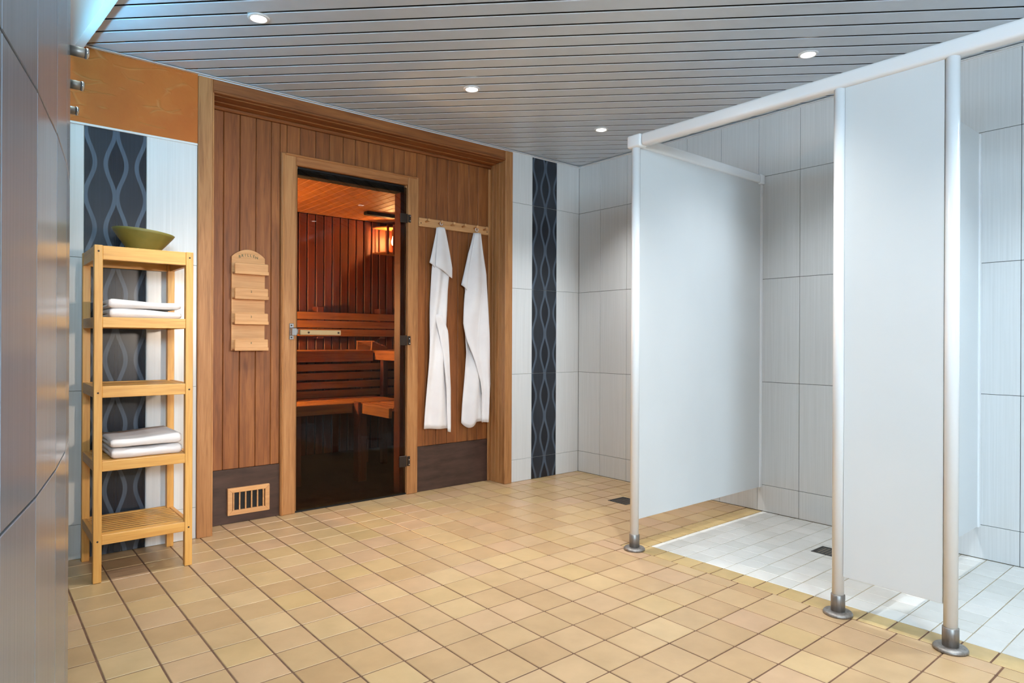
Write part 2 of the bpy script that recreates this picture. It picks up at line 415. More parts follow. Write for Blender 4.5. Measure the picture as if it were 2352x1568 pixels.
wall_right = struct(boxes('wall_right', [(XB + TT - .002, XB + .15, YN - .1, YA + .13, 0, H + .2)], 'wall_grout_dark', None, (XB + .1, 1, 0)), 'shower wall of upright pale tiles on the right')
ys = [1.779 + .25 * k for k in range(-16, 8)]
for k in range(len(ys)):
    y0 = ys[k]; y1 = min(y0 + .25, YA)
    if y1 < YN or y1 - y0 < .02: continue
    y0 = max(y0, YN)
    for r in range(5):
        g = .0012
        box('wall_tile', XB, XB + TT, y0 + g, y1 - g, ZR[r] + g, ZR[r + 1] - g, 'wall_tile', wall_right, .001)

# convex tiled wall on the left, one tile wide per facet
CUR = [(-1.06, -2.0), (-.93, -1.66), (-.83, -1.42), (-.73, -1.18), (-.63, -.92), (-.53, -.68), (-.43, -.44), (-.335, -.20), (-.245, .04), (-.16, .28), (-.09, .52), (-.025, .76), (.03, .985), (.078, 1.19), (.122, 1.42),
       (.158, 1.645), (.186, 1.87), (.208, 2.11), (.222, 2.35), (.231, 2.59), (.237, 2.83), (.24, 3.07), (.24, 3.31), (.24, 3.50)]
vs = []; n = len(CUR)
for z in (0, 2.75):
    for x, y in CUR: vs.append((x - .006, y, z))
    for x, y in CUR: vs.append((x - .14, y, z))
fs = []
for i in range(n - 1):
    fs += [(i, i + 1, 2 * n + i + 1, 2 * n + i), (n + i + 1, n + i, 3 * n + i, 3 * n + i + 1), (2 * n + i, 2 * n + i + 1, 3 * n + i + 1, 3 * n + i)]
fs += [(0, 2 * n, 3 * n, n), (n - 1, 2 * n - 1, 4 * n - 1, 3 * n - 1)]
me = bpy.data.meshes.new('wall_left'); me.from_pydata(vs, [], fs)
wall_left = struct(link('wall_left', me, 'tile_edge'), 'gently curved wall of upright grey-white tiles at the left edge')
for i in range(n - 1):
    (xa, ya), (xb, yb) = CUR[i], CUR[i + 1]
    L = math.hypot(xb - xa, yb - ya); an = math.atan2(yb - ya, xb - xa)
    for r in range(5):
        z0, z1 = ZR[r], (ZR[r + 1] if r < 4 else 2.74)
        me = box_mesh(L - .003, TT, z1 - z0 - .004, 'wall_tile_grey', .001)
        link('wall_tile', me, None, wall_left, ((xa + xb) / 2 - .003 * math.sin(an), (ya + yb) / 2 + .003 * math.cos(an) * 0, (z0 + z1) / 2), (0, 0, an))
# wall behind the camera; its glowing frosted window is added as cool fill
struct(boxes('wall_front', [(-1.3, -.87, YN - .12, YN, 0, 2.75), (-.03, XB + .1, YN - .12, YN, 0, 2.75), (-.87, -.03, YN - .12, YN, 0, 1.5), (-.87, -.03, YN - .12, YN, 2.22, 2.75)], 'tile_edge', None, (0, YN, 0)), 'plain white wall behind the camera')
fill_win = struct(empty('fill_window_1', (-.45, YN, 1.5)), 'frosted window added behind the camera as cool fill light')
box('pane', -.87, -.03, YN - .07, YN - .06, 1.5, 2.22, 'fill_pane_glow', fill_win)
for x in (-.86, -.45, -.04): box('frame_bar', x - .025, x + .025, YN - .09, YN - .03, 1.5, 2.22, 'trim_white', fill_win, .003)
for z in (1.52, 2.20): box('frame_bar', -.87, -.03, YN - .09, YN - .03, z - .022, z + .022, 'trim_white', fill_win, .003)

# ------------------------------------------------------------------ slatted ceiling, laid diagonally
CE = [(.37, YA), (.385, 3.30), (.402, 3.10), (.418, 2.88), (.436, 2.60), (.456, 2.2), (.475, 1.7), (.49, 1.0), (.50, 0), (.50, YN), (XB, YN), (XB, YA)]
ceiling = struct(boxes('ceiling', [(.45, XB + .1, YN - .05, YA + .05, H + .06, H + .10)], 'ceiling_dark', None, (2, 1, H + .03)), 'ceiling of diagonal white metal slats')
R2 = math.sqrt(.5)
def sclip(poly, s, keep_ge):
    out = []
    for i in range(len(poly)):
        a, b = poly[i], poly[(i + 1) % len(poly)]
        fa, fb = (a[0] + a[1]) * R2 - s, (b[0] + b[1]) * R2 - s
        if not keep_ge: fa, fb = -fa, -fb
        if fa >= 0: out.append(a)
        if (fa >= 0) != (fb >= 0):
            t = fa / (fa - fb); out.append((a[0] + t * (b[0] - a[0]), a[1] + t * (b[1] - a[1])))
    return out
PITCH, SW = .1007, .0884
s = 3.047 - PITCH * 42 + .007
while s < 5.05:
    prof = [(s, H + .0028), (s + .0035, H), (s + SW - .0035, H), (s + SW, H + .0028)]
    vs, fs = [], []
    for (sa, za), (sb, zb) in zip(prof, prof[1:]):
        p = sclip(sclip(CE, sa, True), sb, False)
        if len(p) < 3: continue
        b = len(vs)
        for q in p:
            ss = (q[0] + q[1]) * R2; t = (ss - sa) / (sb - sa); vs.append((q[0], q[1], za + (zb - za) * min(1, max(0, t))))
        fs.append(tuple(range(b, b + len(p)))[::-1])
    if vs:
        c = Vector((sum(v[0] for v in vs) / len(vs), sum(v[1] for v in vs) / len(vs), H))
        me = bpy.data.meshes.new('slat'); me.from_pydata([tuple(Vector(v) - c) for v in vs], [], fs)
        bm = bmesh.new(); bm.from_mesh(me); bmesh.ops.remove_doubles(bm, verts=bm.verts, dist=1e-4); bm.to_mesh(me); bm.free()
        link('ceiling_slat', me, 'slat', ceiling, c)
    s += PITCH
struct(boxes('trim_1', [(.372, XB, YA - .022, YA - .0005, H - .008, H - .005), (.372, XB, YA - .004, YA - .0005, H - .012, H + .02)], 'trim_white', None, (2, YA, H)), 'thin white edge strip where ceiling meets the back wall')
struct(boxes('trim_2', [(XB - .022, XB - .0005, YN, YA - .022, H - .008, H - .005), (XB - .004, XB - .0005, YN, YA - .022, H - .012, H + .02)], 'trim_white', None, (XB, 1, H)), 'thin white edge strip where ceiling meets the shower wall')

def downlight(x, y, label):
    t = tag(empty('downlight', (x, y, H)), label, 'downlight', 'recessed ceiling downlights')
    lathe('ring', [(.030, -.003), (.034, -.006), (.042, -.004), (.044, 0), (.044, .010), (.030, .012), (.030, -.003)], 'trim_white', t, (x, y, H), 28)
    lathe('lamp_face', [(0, -.0015), (.020, -.003), (.0295, -.001), (.0295, .004)], 'lamp_white', t, (x, y, H), 24)
labs = ['lit recessed downlight nearest the curved wall at the left', 'lit recessed downlight in front of the sauna door', 'lit recessed downlight near the far room corner', 'lit recessed downlight above the first shower stall',
        'lit recessed downlight above the floor beside the middle of the curved wall', 'lit recessed downlight above the middle of the room just out of view', 'lit recessed downlight above the floor right of the camera', 'lit recessed downlight above the shower fronts beside the camera',
        'lit recessed downlight above the second shower stall', 'lit recessed downlight behind the camera by the wall with the added window', 'lit recessed downlight behind the camera by the shower fronts']
for k, (x, y, q, c) in enumerate(DOWN):
    downlight(x, y, labs[k])

# fascia along the ceiling edge, light slot behind it
FC = [p for p in CE if p[0] < .6][:-1]
vs, fs = [], []; n = len(FC); zb, zt = H - .046, 2.72
for dx in (-.022, .012):
    for z in (zb, zt):
        for x, y in FC: vs.append((x + dx, y, z))
for i in range(n - 1):
    A, B, C_, D = i, n + i, 2 * n + i, 3 * n + i
    fs += [(A, A + 1, B + 1, B), (C_ + 1, C_, D, D + 1), (A + 1, A, C_, C_ + 1), (B, B + 1, D + 1, D)]
fs += [(0, n, 3 * n, 2 * n), (n - 1, 3 * n - 1, 4 * n - 1, 2 * n - 1)]
me = bpy.data.meshes.new('fascia'); me.from_pydata(vs, [], fs)
bm = bmesh.new(); bm.from_mesh(me); bmesh.ops.recalc_face_normals(bm, faces=bm.faces); bm.to_mesh(me); bm.free()
struct(link('trim_3', me, 'trim_white'), 'curved white fascia closing the ceiling edge beside the light slot')
struct(boxes('ceiling_cove', [(-1.2, .52, YN, YA + .05, 2.72, 2.76)], 'tile_edge', None, (0, 1, 2.72)), 'raised ceiling over the light slot')
cl = tag(box('cove_light', .27, .31, 1.2, 3.35, 2.69, 2.705, 'cove_led'), 'cool light strip hidden in the slot above the curved wall', 'light strip')

tag(box('led_strip', .236, .250, 2.55, 3.25, 2.10, 2.118, 'led_cyan', None, .002), 'slim blue light strip on the far side of the curved wall', 'light strip')
# coat pegs on the curved wall
for (x, y), lb in zip(((.188, 1.838), (.2065, 2.082), (.2205, 2.32)), ('nearest metal peg sticking out from the curved wall', 'middle metal peg of three on the curved wall', 'farthest and smallest metal peg on the curved wall')):
    t = tag(empty('coat_peg', (x, y, 1.665)), lb, 'peg', 'metal pegs in a row on the curved wall')
    lathe('rod', [(.0115, -.006), (.0115, .022), (.0105, .024)], 'steel', t, (x, y, 1.665), 16, (0, math.pi / 2, 0))
    lathe('end_cap', [(.0125, .024), (.0125, .030), (.011, .0315)], 'chrome', t, (x, y, 1.665), 16, (0, math.pi / 2, 0))

# ------------------------------------------------------------------ sauna front
frame = struct(empty('trim_4', (.877, YF, 0)), 'wide cedar frame around the sauna front')
def fpart(*a, **k): return box(*a, parent=frame, **k)
fpart('post', .877, .945, YF, 3.60, 0, H - .014, 'casing', bev=.003)
fpart('reveal_board', .945, .951, YF + .004, YS, 0, 2.232, 'casing')
fpart('post', 2.843, 2.908, YF, 3.52, 0, H - .014, 'casing', bev=.003)
for k in range(4):
    y0 = 3.520 + .0365 * k
    fpart('reveal_board', 2.845, 2.862, y0 + .0008, y0 + .0357, 0, 2.226, 'casing', bev=.0015)
fpart('header_board', .945, 2.843, YF + .004, 3.512, 2.242, H - .014, 'cedar_x', bev=.003)
fpart('header_lip', .945, 2.843, YF - .002, 3.516, 2.230, 2.243, 'cedar_x', bev=.003)
fpart('soffit_board', .951, 2.845, 3.516, 3.592, 2.226, 2.236, 'cedar_x', bev=.002)
fpart('soffit_board', .951, 2.845, 3.593, YS, 2.222, 2.232, 'cedar_x', bev=.002)
fpart('cove_moulding', .951, 2.845, YS - .026, YS + .002, 2.203, 2.223, 'cedar_x', bev=.006)

wsf = struct(boxes('wall_sauna_front', [(.70, 1.452, YS + .016, YS + .06, 0, 2.3), (2.172, 3.3, YS + .016, YS + .06, 0, 2.3), (1.452, 2.172, YS + .016, YS + .06, 1.965, 2.3)], 'sauna_dark', None, (1, YS, 0)), 'sauna front clad in upright cedar boards')
def plank(x0, x1, z0, z1, m='cedar', p=wsf, y=YS, n='plank'):
    return box(n, x0 + .001, x1 - .001, y + random.uniform(0, .0015), y + .015, z0, z1, m, p, .003)
xs = [.951, 1.048, 1.133, 1.218, 1.302, 1.352]
for a, b in zip(xs, xs[1:]): plank(a, b, .292, 2.215)
xs = [1.352, 1.390, 1.466, 1.56, 1.645, 1.731, 1.81, 1.90, 1.984, 2.074, 2.152, 2.243]
for a, b in zip(xs, xs[1:]): plank(a, b, 2.03, 2.215)
xs = [2.243, 2.315, 2.40, 2.485, 2.571, 2.659, 2.741, 2.846]
for a, b in zip(xs, xs[1:]): plank(a, b, .295, 2.215)
box('kick_panel', .951, 1.352, YS - .002, YS + .014, .001, .291, 'kick_board', wsf, .001)
box('kick_panel', 2.243, 2.846, YS - .002, YS + .014, .001, .294, 'kick_board', wsf, .001)
box('corner_bead', 2.826, 2.845, YS - .012, YS - .001, .0, 2.20, 'casing', wsf, .003)

# ventilation grille
vt = tag(empty('vent_grille', (1.18, YS - .002, .048)), 'small wooden ventilation grille in the dark kick panel', 'vent')
X0, X1, Z0, Z1, yv = 1.070, 1.292, .047, .191, YS - .003
fw = .024
def trap(name, pts): return poly_prism(name, pts, 'beech_x', vt, (0, 0, 0), 'Y', yv - .019, yv, .0015)
trap('frame_rail', [(X0, Z1), (X1, Z1), (X1 - fw, Z1 - fw), (X0 + fw, Z1 - fw)])
trap('frame_rail', [(X0, Z0), (X1, Z0), (X1 - fw, Z0 + fw), (X0 + fw, Z0 + fw)])
trap('frame_stile', [(X0, Z0), (X0, Z1), (X0 + fw, Z1 - fw), (X0 + fw, Z0 + fw)])
trap('frame_stile', [(X1, Z0), (X1, Z1), (X1 - fw, Z1 - fw), (X1 - fw, Z0 + fw)])
box('back', X0 + .01, X1 - .01, yv - .0015, yv - .0005, Z0 + .01, Z1 - .01, 'black', vt)
for k in range(6):
    xx = X0 + fw + .008 + (X1 - X0 - 2 * fw - .016) * k / 5
    box('bar', xx - .0035, xx + .0035, yv - .013, yv - .003, Z0 + fw, Z1 - fw, 'beech_x', vt, .001)

# ------------------------------------------------------------------ glass sauna door
door = struct(empty('door_1', (1.81, YS - .02, 0)), 'smoked glass sauna door with cedar casing')
yc = YS - .020
box('casing_jamb', 1.352, 1.438, yc, YS + .012, 0, 2.043, 'casing', door, .004)
box('casing_jamb', 2.168, 2.246, yc, YS + .012, 0, 2.043, 'casing', door, .004)
box('casing_head', 1.438, 2.168, yc, YS + .012, 1.982, 2.043, 'casing_x', door, .004)
box('casing_bead', 1.356, 1.366, yc - .006, yc + .002, 0, 2.040, 'casing', door, .003)
box('casing_bead', 1.372, 2.232, yc - .006, yc + .002, 2.030, 2.042, 'casing_x', door, .003)
box('rebate', 1.438, 1.450, YS - .002, YS + .016, 0, 1.982, 'casing', door)
box('rebate', 2.158, 2.168, YS - .002, YS + .016, 0, 1.982, 'casing', door)
pane = box('glass_pane', 1.447, 2.160, YS - .012, YS - .004, .012, 1.966, 'smoked_glass', door, .001)
box('threshold', 1.438, 2.168, YS - .004, YS + .05, .0, .010, 'black', door)
box('inner_jamb', 2.135, 2.195, 3.683, 3.76, 0, 1.94, 'sauna_z', door, .003)
box('inner_jamb', 1.40, 1.452, 3.683, 3.76, 0, 1.94, 'sauna_z', door, .003)
box('inner_lintel', 1.40, 2.195, 3.683, 3.76, 1.94, 2.04, 'sauna_dark', door, .003)  # near-black colour paints in the shade under the lintel
for z0, z1 in ((1.740, 1.798), (.955, 1.020), (.180, .250)):
    h_ = box('hinge', 2.112, 2.166, YS - .021, YS - .011, z0, z1, 'dark_metal', door, .003)
    box('hinge_leaf', 2.168, 2.187, yc - .006, yc + .002, z0 + .004, z1 - .004, 'dark_metal', h_, .002)
    for dz in (.014, .044): lathe('screw', [(.0045, 0), (.0045, .003), (.003, .0042)], 'chrome', h_, (2.178, yc - .006, z0 + dz), 10, (math.pi / 2, 0, 0))
hp = box('handle_plate', 1.458, 1.708, YS - .030, YS - .0125, 1.016, 1.046, 'brass_grey', door, .004)
for x in (1.508, 1.690): lathe('bolt', [(.006, 0), (.006, .003), (.004, .005)], 'dark_metal', hp, (x, YS - .030, 1.031), 12, (math.pi / 2, 0, 0))
la = box('latch_plate', 1.398, 1.424, yc - .004, yc + .001, .990, 1.082, 'chrome', door, .002)
box('roller_housing', 1.402, 1.436, yc - .024, yc - .004, 1.012, 1.058, 'chrome', la, .004)
lathe('roller', [(.004, -.014), (.010, -.014), (.010, .014), (.004, .014)], 'steel', la, (1.436, yc - .014, 1.035), 16)
for z in (1.002, 1.070): lathe('screw', [(.004, 0), (.004, .002), (.003, .0035)], 'dark_metal', la, (1.410, yc - .004, z), 10, (math.pi / 2, 0, 0))

# ------------------------------------------------------------------ inside of the sauna
SX0, SX1, SY0, SY1, SH = 1.02, 3.17, YS + .06, 5.41, 2.07
struct(boxes('floor_sauna', [(SX0 - .1, SX1 + .1, YS + .036, SY1 + .1, -.06, -.001)], 'sauna_floor', None, (2, 4.5, -.06)), 'dark floor inside the sauna')
wsb = struct(boxes('wall_sauna_back', [(SX0 - .1, SX1 + .1, SY1 + .016, SY1 + .08, 0, 2.2)], 'sauna_dark', None, (2, SY1, 0)), 'red-brown boarded back wall inside the sauna')
x = 1.02; k = 0
while x < SX1:
    b = min(x + .0756, SX1)
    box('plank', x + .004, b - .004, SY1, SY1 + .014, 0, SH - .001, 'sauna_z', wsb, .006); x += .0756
wsr = struct(boxes('wall_sauna_right', [(SX1 + .016, SX1 + .09, SY0, SY1 + .016, 0, 2.2)], 'sauna_dark', None, (SX1, 4.5, 0)), 'boarded right wall inside the sauna')
y = SY0
while y < SY1:
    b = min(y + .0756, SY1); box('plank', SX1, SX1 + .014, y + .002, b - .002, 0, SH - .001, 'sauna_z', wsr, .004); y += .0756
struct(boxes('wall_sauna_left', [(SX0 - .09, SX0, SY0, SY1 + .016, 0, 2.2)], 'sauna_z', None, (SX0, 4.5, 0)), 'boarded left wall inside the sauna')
csn = struct(boxes('ceiling_sauna', [(SX0 - .1, SX1 + .1, SY0, SY1 + .1, SH + .016, SH + .06)], 'sauna_dark', None, (2, 4.5, SH + .02)), 'boarded sauna ceiling')
x = SX0
while x < SX1:
    b = min(x + .0756, SX1); box('plank', x + .002, b - .002, SY0, SY1, SH, SH + .014, 'sauna_y', csn, .003); x += .0756

def slat_run(t, axis, a0, a1, b0, b1, z0, z1, n, mat, gap=.012):
    w = (b1 - b0 + gap) / n - gap
    for k in range(n):
        c0 = b0 + k * (w + gap)
        if axis == 'X': box('bench_slat', a0, a1, c0, c0 + w, z0, z1, mat, t, .004)
        else: box('bench_slat', c0, c0 + w, a0, a1, z0, z1, mat, t, .004)
UB = .905; LB = .545
t = tag(empty('sauna_bench', (1.8, 5.0, 0)), 'high slatted sauna bench along the back wall', 'bench', 'sauna benches')
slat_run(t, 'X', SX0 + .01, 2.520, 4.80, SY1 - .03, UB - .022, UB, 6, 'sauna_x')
box('front_board', SX0 + .01, 2.520, 4.77, 4.795, UB - .085, UB, 'sauna_x', t, .003)
for k in range(5): box('skirt_board', SX0 + .01, SX1 - .01, 4.79, 4.81, UB - .155 - .0685 * k, UB - .102 - .0685 * k, 'sauna_x', t, .003)
for x in (1.1, 1.9, 2.48): box('leg', x - .025, x + .025, 4.815, 4.865, 0, UB - .085, 'sauna_z', t, .003)
t = tag(empty('sauna_bench', (2.85, 4.3, 0)), 'high bench return along the right sauna wall catching the lamp light', 'bench', 'sauna benches')
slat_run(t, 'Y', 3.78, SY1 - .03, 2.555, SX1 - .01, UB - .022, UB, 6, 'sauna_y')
box('front_board', 2.526, 2.551, 3.78, 4.765, UB - .075, UB, 'sauna_y', t, .003)
for y in (3.85, 4.7): box('leg', 2.556, 2.60, y - .025, y + .025, 0, UB - .024, 'sauna_z', t, .003)
t = tag(empty('sauna_bench', (1.55, 4.5, 0)), 'low slatted step bench in front of the high back bench', 'bench', 'sauna benches')
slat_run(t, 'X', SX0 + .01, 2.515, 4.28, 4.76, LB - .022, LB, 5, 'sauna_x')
box('front_board', SX0 + .01, 2.085, 4.25, 4.275, LB - .068, LB, 'sauna_x', t, .003)
for x in (1.1, 1.7): box('leg', x - .03, x + .03, 4.285, 4.335, 0, LB - .024, 'sauna_z', t, .003)
t = tag(empty('sauna_bench', (2.3, 3.98, 0)), 'low bench return lit yellow beside the door hinge side', 'bench', 'sauna benches')
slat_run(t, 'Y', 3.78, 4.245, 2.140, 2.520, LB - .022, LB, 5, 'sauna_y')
box('front_board', 2.112, 2.136, 3.78, 4.245, LB - .068, LB, 'sauna_y', t, .004)
box('leg', 2.090, 2.110, 4.17, 4.245, 0, LB + .012, 'sauna_z', t, .004)
box('leg', 2.112, 2.16, 4.18, 4.24, 0, LB - .07, 'sauna_z', t, .004)
t = tag(empty('backrest', (2.4, 5.3, UB)), 'three-board backrest on the back wall of the sauna', 'backrest')
for z0 in (1.02, 1.091, 1.162): box('board', SX0 + .02, 3.02, 5.285, 5.303, z0, z0 + .061, 'sauna_x', t, .003)
for x in (1.5, 2.305, 2.895): box('bracket', x - .03, x + .03, 5.304, SY1 - .001, 1.0, 1.272, 'sauna_z', t, .004)
t = tag(empty('headrest', (2.66, 4.97, UB)), 'wedge-shaped slatted wooden headrest lit yellow on the high bench', 'headrest')
for y in (4.90, 5.16): poly_prism('side', [(2.572, UB + .001), (2.578, UB + .075), (2.716, UB + .024), (2.722, UB + .001)], 'sauna_x', t, (0, 0, 0), 'Y', y, y + .02, .001)
for k in range(5):
    x = 2.592 + .026 * k; z = UB + .070 - .0096 * k * 1.0
    box('slat', x - .009, x + .009, 4.88, 5.20, z - .004, z + .006, 'sauna_y', t, .002, rot=(0, math.radians(20), 0))
t = tag(box('reflection_bar', 2.56, 2.90, 4.97, 5.03, SH - .030, SH - .001, 'sauna_dark', None, .004), 'short dark bar added under the sauna ceiling for a reflection in the door glass', 'reflection bar')  # added dark bar, stands in for a reflection on the door glass
# slatted lamps
def sauna_lamp(ox, label, power):
    t = tag(empty('sauna_lamp', (2.97 + ox, 5.33, 1.76)), label, 'lamp', 'slatted sauna lamps')
    for x, y, w, z0, z1 in ((2.847, 5.36, .012, 1.79, 1.995), (2.905, 5.235, .022, 1.762, 2.03), (2.962, 5.215, .034, 1.762, 2.03), (3.022, 5.225, .022, 1.765, 2.03), (3.075, 5.255, .022, 1.765, 2.02)):
        box('slat', x - w / 2 + ox, x + w / 2 + ox, y - .006, y + .006, z0, z1, 'sauna_z', t, .002)
    pts = [(2.84, 5.405), (2.84, 5.33), (2.90, 5.245), (2.96, 5.226), (3.03, 5.235), (3.09, 5.27), (3.12, 5.405)]
    pts = [(x - 2.97, y - 5.33) for x, y in pts]
    poly_prism('shade_plate', pts, 'sauna_x', t, (2.97 + ox, 5.33, 0), 'Z', 1.775, 1.785)
    poly_prism('shade_plate', pts, 'sauna_x', t, (2.97 + ox, 5.33, 0), 'Z', 2.005, 2.015)
    sk = lathe('socket', [(.013, .05), (.016, .055), (.016, .11)], 'dark_metal', t, (3.000 + ox, 5.30, 1.888), 16)
    lathe('bulb', [(0, -.035), (.014, -.028), (.021, -.010), (.021, .008), (.014, .026), (.010, .04), (.010, .05)], 'bulb', sk, (3.000 + ox, 5.30, 1.888), 20)
    light('sauna_bulb_light', 'POINT', (2.985 + ox, 5.285, 1.885), power, (1, .64, .25), .03)
sauna_lamp(0, 'glowing slatted wooden lamp in the far right sauna corner', 26)
t = tag(empty('globe_lamp', (SX0 + .001, 4.90, 1.11)), 'warm round lamp on the left sauna wall outside the view', 'lamp')
lathe('globe', [(0, -.05), (.035, -.035), (.05, 0), (.035, .035), (0, .05)], 'bulb_dim', t, (SX0 + .075, 4.90, 1.16), 20)
lathe('wall_plate', [(.045, 0), (.045, .02), (.03, .03)], 'dark_metal', t, (SX0 + .001, 4.90, 1.16), 20, (0, math.pi / 2, 0))
light('sauna_globe_light', 'POINT', (SX0 + .15, 4.90, 1.16), 135, (1, .66, .27), .05)

# ------------------------------------------------------------------ peg rail and hanging towels
pr = tag(empty('peg_rail', (2.53, YS, 1.731)), 'pale wooden peg rail with six pegs beside the sauna door', 'peg rail')
rail = box('board', 2.250, 2.820, YS - .020, YS - .001, 1.731, 1.787, 'beech_x', pr, .003)
PEGS = [2.300, 2.402, 2.500, 2.593, 2.693, 2.775]
for x in PEGS:
    lathe('peg', [(.006, 0), (.0055, .026), (.009, .032), (.0105, .040), (.007, .046), (0, .048)], 'beech_x', pr, (x, YS - .020, 1.764), 14, (math.radians(80), 0, 0))
for x in (2.264, 2.806): lathe('screw', [(.004, 0), (.003, .0015)], 'dark_metal', pr, (x, YS - .020, 1.752), 10, (math.pi / 2, 0, 0))

def interp(rows, z):
    for a, b in zip(rows, rows[1:]):
        if a[0] >= z >= b[0]:
            t = (a[0] - z) / max(1e-6, a[0] - b[0]); return [p + (q - p) * t for p, q in zip(a, b)]
    return list(rows[-1])
def cloth(name, rows, parent, loc, y0, folds, amp, phase, bottom=None, n=22, m=46, thick=.006, bulge=.012):
    """hanging cloth: rows = (z, left x, right x); bottom(u) lowers the hem"""
    ztop, zbot = rows[0][0], rows[-1][0]; vs, fs = [], []
    L = Vector(loc)
    for j in range(m + 1):
        for i in range(n + 1):
            u = i / n; zb = zbot - (bottom(u) if bottom else 0)
            z = ztop + (zb - ztop) * j / m
            r = interp(rows, max(z, zbot)); t = min(1, (ztop - z) / .5)
            xx = r[1] + (r[2] - r[1]) * u
            w = amp * (.35 + .65 * t)
            yy = y0 - bulge * math.sin(math.pi * u) - w * math.sin(2 * math.pi * (folds * u + .35 * math.sin(3 * z)) + phase) - .004 * math.sin(9 * z + 5 * u)
            vs.append(tuple(Vector((xx, yy, z)) - L))
    for j in range(m):
        for i in range(n):
            a = j * (n + 1) + i; fs.append((a, a + 1, a + n + 2, a + n + 1))
    me = bpy.data.meshes.new(name); me.from_pydata(vs, [], fs)
    o = link(name, me, 'towel', parent, loc, smooth=True)
    sd = o.modifiers.new('thick', 'SOLIDIFY'); sd.thickness = thick; sd.offset = 0
    return o
t = tag(empty('hanging_towel', (2.40, YS - .05, .376)), 'white towel hanging from the second peg, nearer the sauna door', 'towel', 'white towels hanging on the peg rail')
cloth('towel_body', [(1.731, 2.368, 2.416), (1.60, 2.352, 2.446), (1.46, 2.335, 2.468), (1.32, 2.330, 2.455), (1.10, 2.318, 2.448), (.85, 2.305, 2.462), (.60, 2.290, 2.478), (.415, 2.276, 2.474)], t, t.location, YS - .045, 1.6, .011, .4, lambda u: .012 * u)
cloth('front_flap', [(1.731, 2.369, 2.415), (1.66, 2.360, 2.436), (1.56, 2.352, 2.462), (1.472, 2.348, 2.482)], t, t.location, YS - .062, 1.2, .005, 1.0, lambda u: .068 * u, m=20)
cloth('side_flap', [(1.729, 2.366, 2.386), (1.62, 2.340, 2.374), (1.52, 2.317, 2.364), (1.495, 2.309, 2.358)], t, t.location, YS - .050, .5, .003, 0, lambda u: .035 * u, n=8, m=16)
cloth('fold_strip', [(1.16, 2.345, 2.40), (1.05, 2.375, 2.448), (.88, 2.410, 2.464), (.66, 2.440, 2.478), (.385, 2.452, 2.474)], t, t.location, YS - .060, .5, .003, .3, lambda u: .006 * u, n=8, m=30, bulge=.006)
lathe('loop', [(.009, -.002), (.012, 0), (.009, .002), (.0075, 0), (.009, -.002)], 'towel', t, (2.402, YS - .050, 1.760), 18, (math.pi / 2, 0, 0))
t = tag(empty('hanging_towel', (2.69, YS - .05, .40)), 'white towel hanging from the fifth peg, nearer the frame post', 'towel', 'white towels hanging on the peg rail')
cloth('towel_body', [(1.726, 2.668, 2.712), (1.60, 2.630, 2.730), (1.45, 2.604, 2.764), (1.352, 2.596, 2.796), (1.26, 2.600, 2.768), (1.10, 2.588, 2.784), (.90, 2.610, 2.802), (.685, 2.600, 2.815), (.55, 2.590, 2.806), (.43, 2.582, 2.796)], t, t.location, YS - .045, 1.7, .012, 2.0, lambda u: .036 * math.sin(math.pi * min(1, u * 2)) if u < .5 else 0.0)
cloth('front_flap', [(1.726, 2.668, 2.712), (1.60, 2.640, 2.735), (1.45, 2.612, 2.768), (1.30, 2.590, 2.776), (1.10, 2.574, 2.782), (1.0, 2.592, 2.79), (.85, 2.660, 2.80), (.70, 2.715, 2.806), (.62, 2.73, 2.804), (.425, 2.732, 2.79)], t, t.location, YS - .064, 1.3, .009, .2)
cloth('side_flap', [(1.71, 2.664, 2.69), (1.58, 2.618, 2.66), (1.45, 2.587, 2.64), (1.365, 2.566, 2.62)], t, t.location, YS - .050, .5, .003, 0, lambda u: .05 * u, n=8, m=16)
lathe('loop', [(.011, -.002), (.014, 0), (.011, .002), (.009, 0), (.011, -.002)], 'towel', t, (2.693, YS - .050, 1.752), 18, (math.pi / 2, 0, 0))

# ------------------------------------------------------------------ wooden rack with four trays
rk = tag(empty('glasses_rack', (1.17, YS, .93)), 'wooden wall rack with four small trays and arched top', 'rack')
xa, xb, yb = 1.086, 1.262, YS - .002
arch = [(xa, .93), (xb, .93), (xb, 1.435)] + [(xb - (xb - xa) * k / 12, 1.435 + .042 * math.sin(math.pi * k / 12) ** .8) for k in range(1, 12)] + [(xa, 1.435)]
poly_prism('back_board', arch, 'beech_x', rk, (0, 0, 0), 'Y', yb - .014, yb, .001)
def text(body, size, loc, parent, mat='green_ink'):
    cu = bpy.data.curves.new('txt', 'FONT'); cu.body = body; cu.size = size; cu.align_x = 'CENTER'; cu.align_y = 'CENTER'; cu.extrude = .0004
    tmp = bpy.data.objects.new('txt', cu); COL.objects.link(tmp)
    dg = bpy.context.evaluated_depsgraph_get(); me = bpy.data.meshes.new_from_object(tmp.evaluated_get(dg))
    bpy.data.objects.remove(tmp); me.materials.clear()
    return link('lettering', me, mat, parent, loc, (math.pi / 2, 0, 0))
for k, (zt, num) in enumerate(((1.400, ''), (1.266, '2'), (1.131, '3'), (.990, '4'))):
    tr = box('tray_front', xa + .002, xb + .004, YS - .064, YS - .054, zt - .060, zt, 'beech_x', rk, .004)
    box('tray_floor', xa + .004, xb + .002, YS - .054, yb - .014, zt - .060, zt - .050, 'beech_x', tr, .001)
    box('tray_lip', xa + .002, xb + .004, YS - .069, YS - .064, zt - .061, zt - .043, 'beech_x', tr, .0015)
    if num: text(num, .016, ((xa + xb) / 2, YS - .0645, zt - .020), tr)
W_ = 'BRILLEN'
for k, ch in enumerate(W_):
    u = (k - 3) / 3
    text(ch, .021, (1.172 + u * .045, yb - .0145, 1.446 - .010 * u * u), rk)

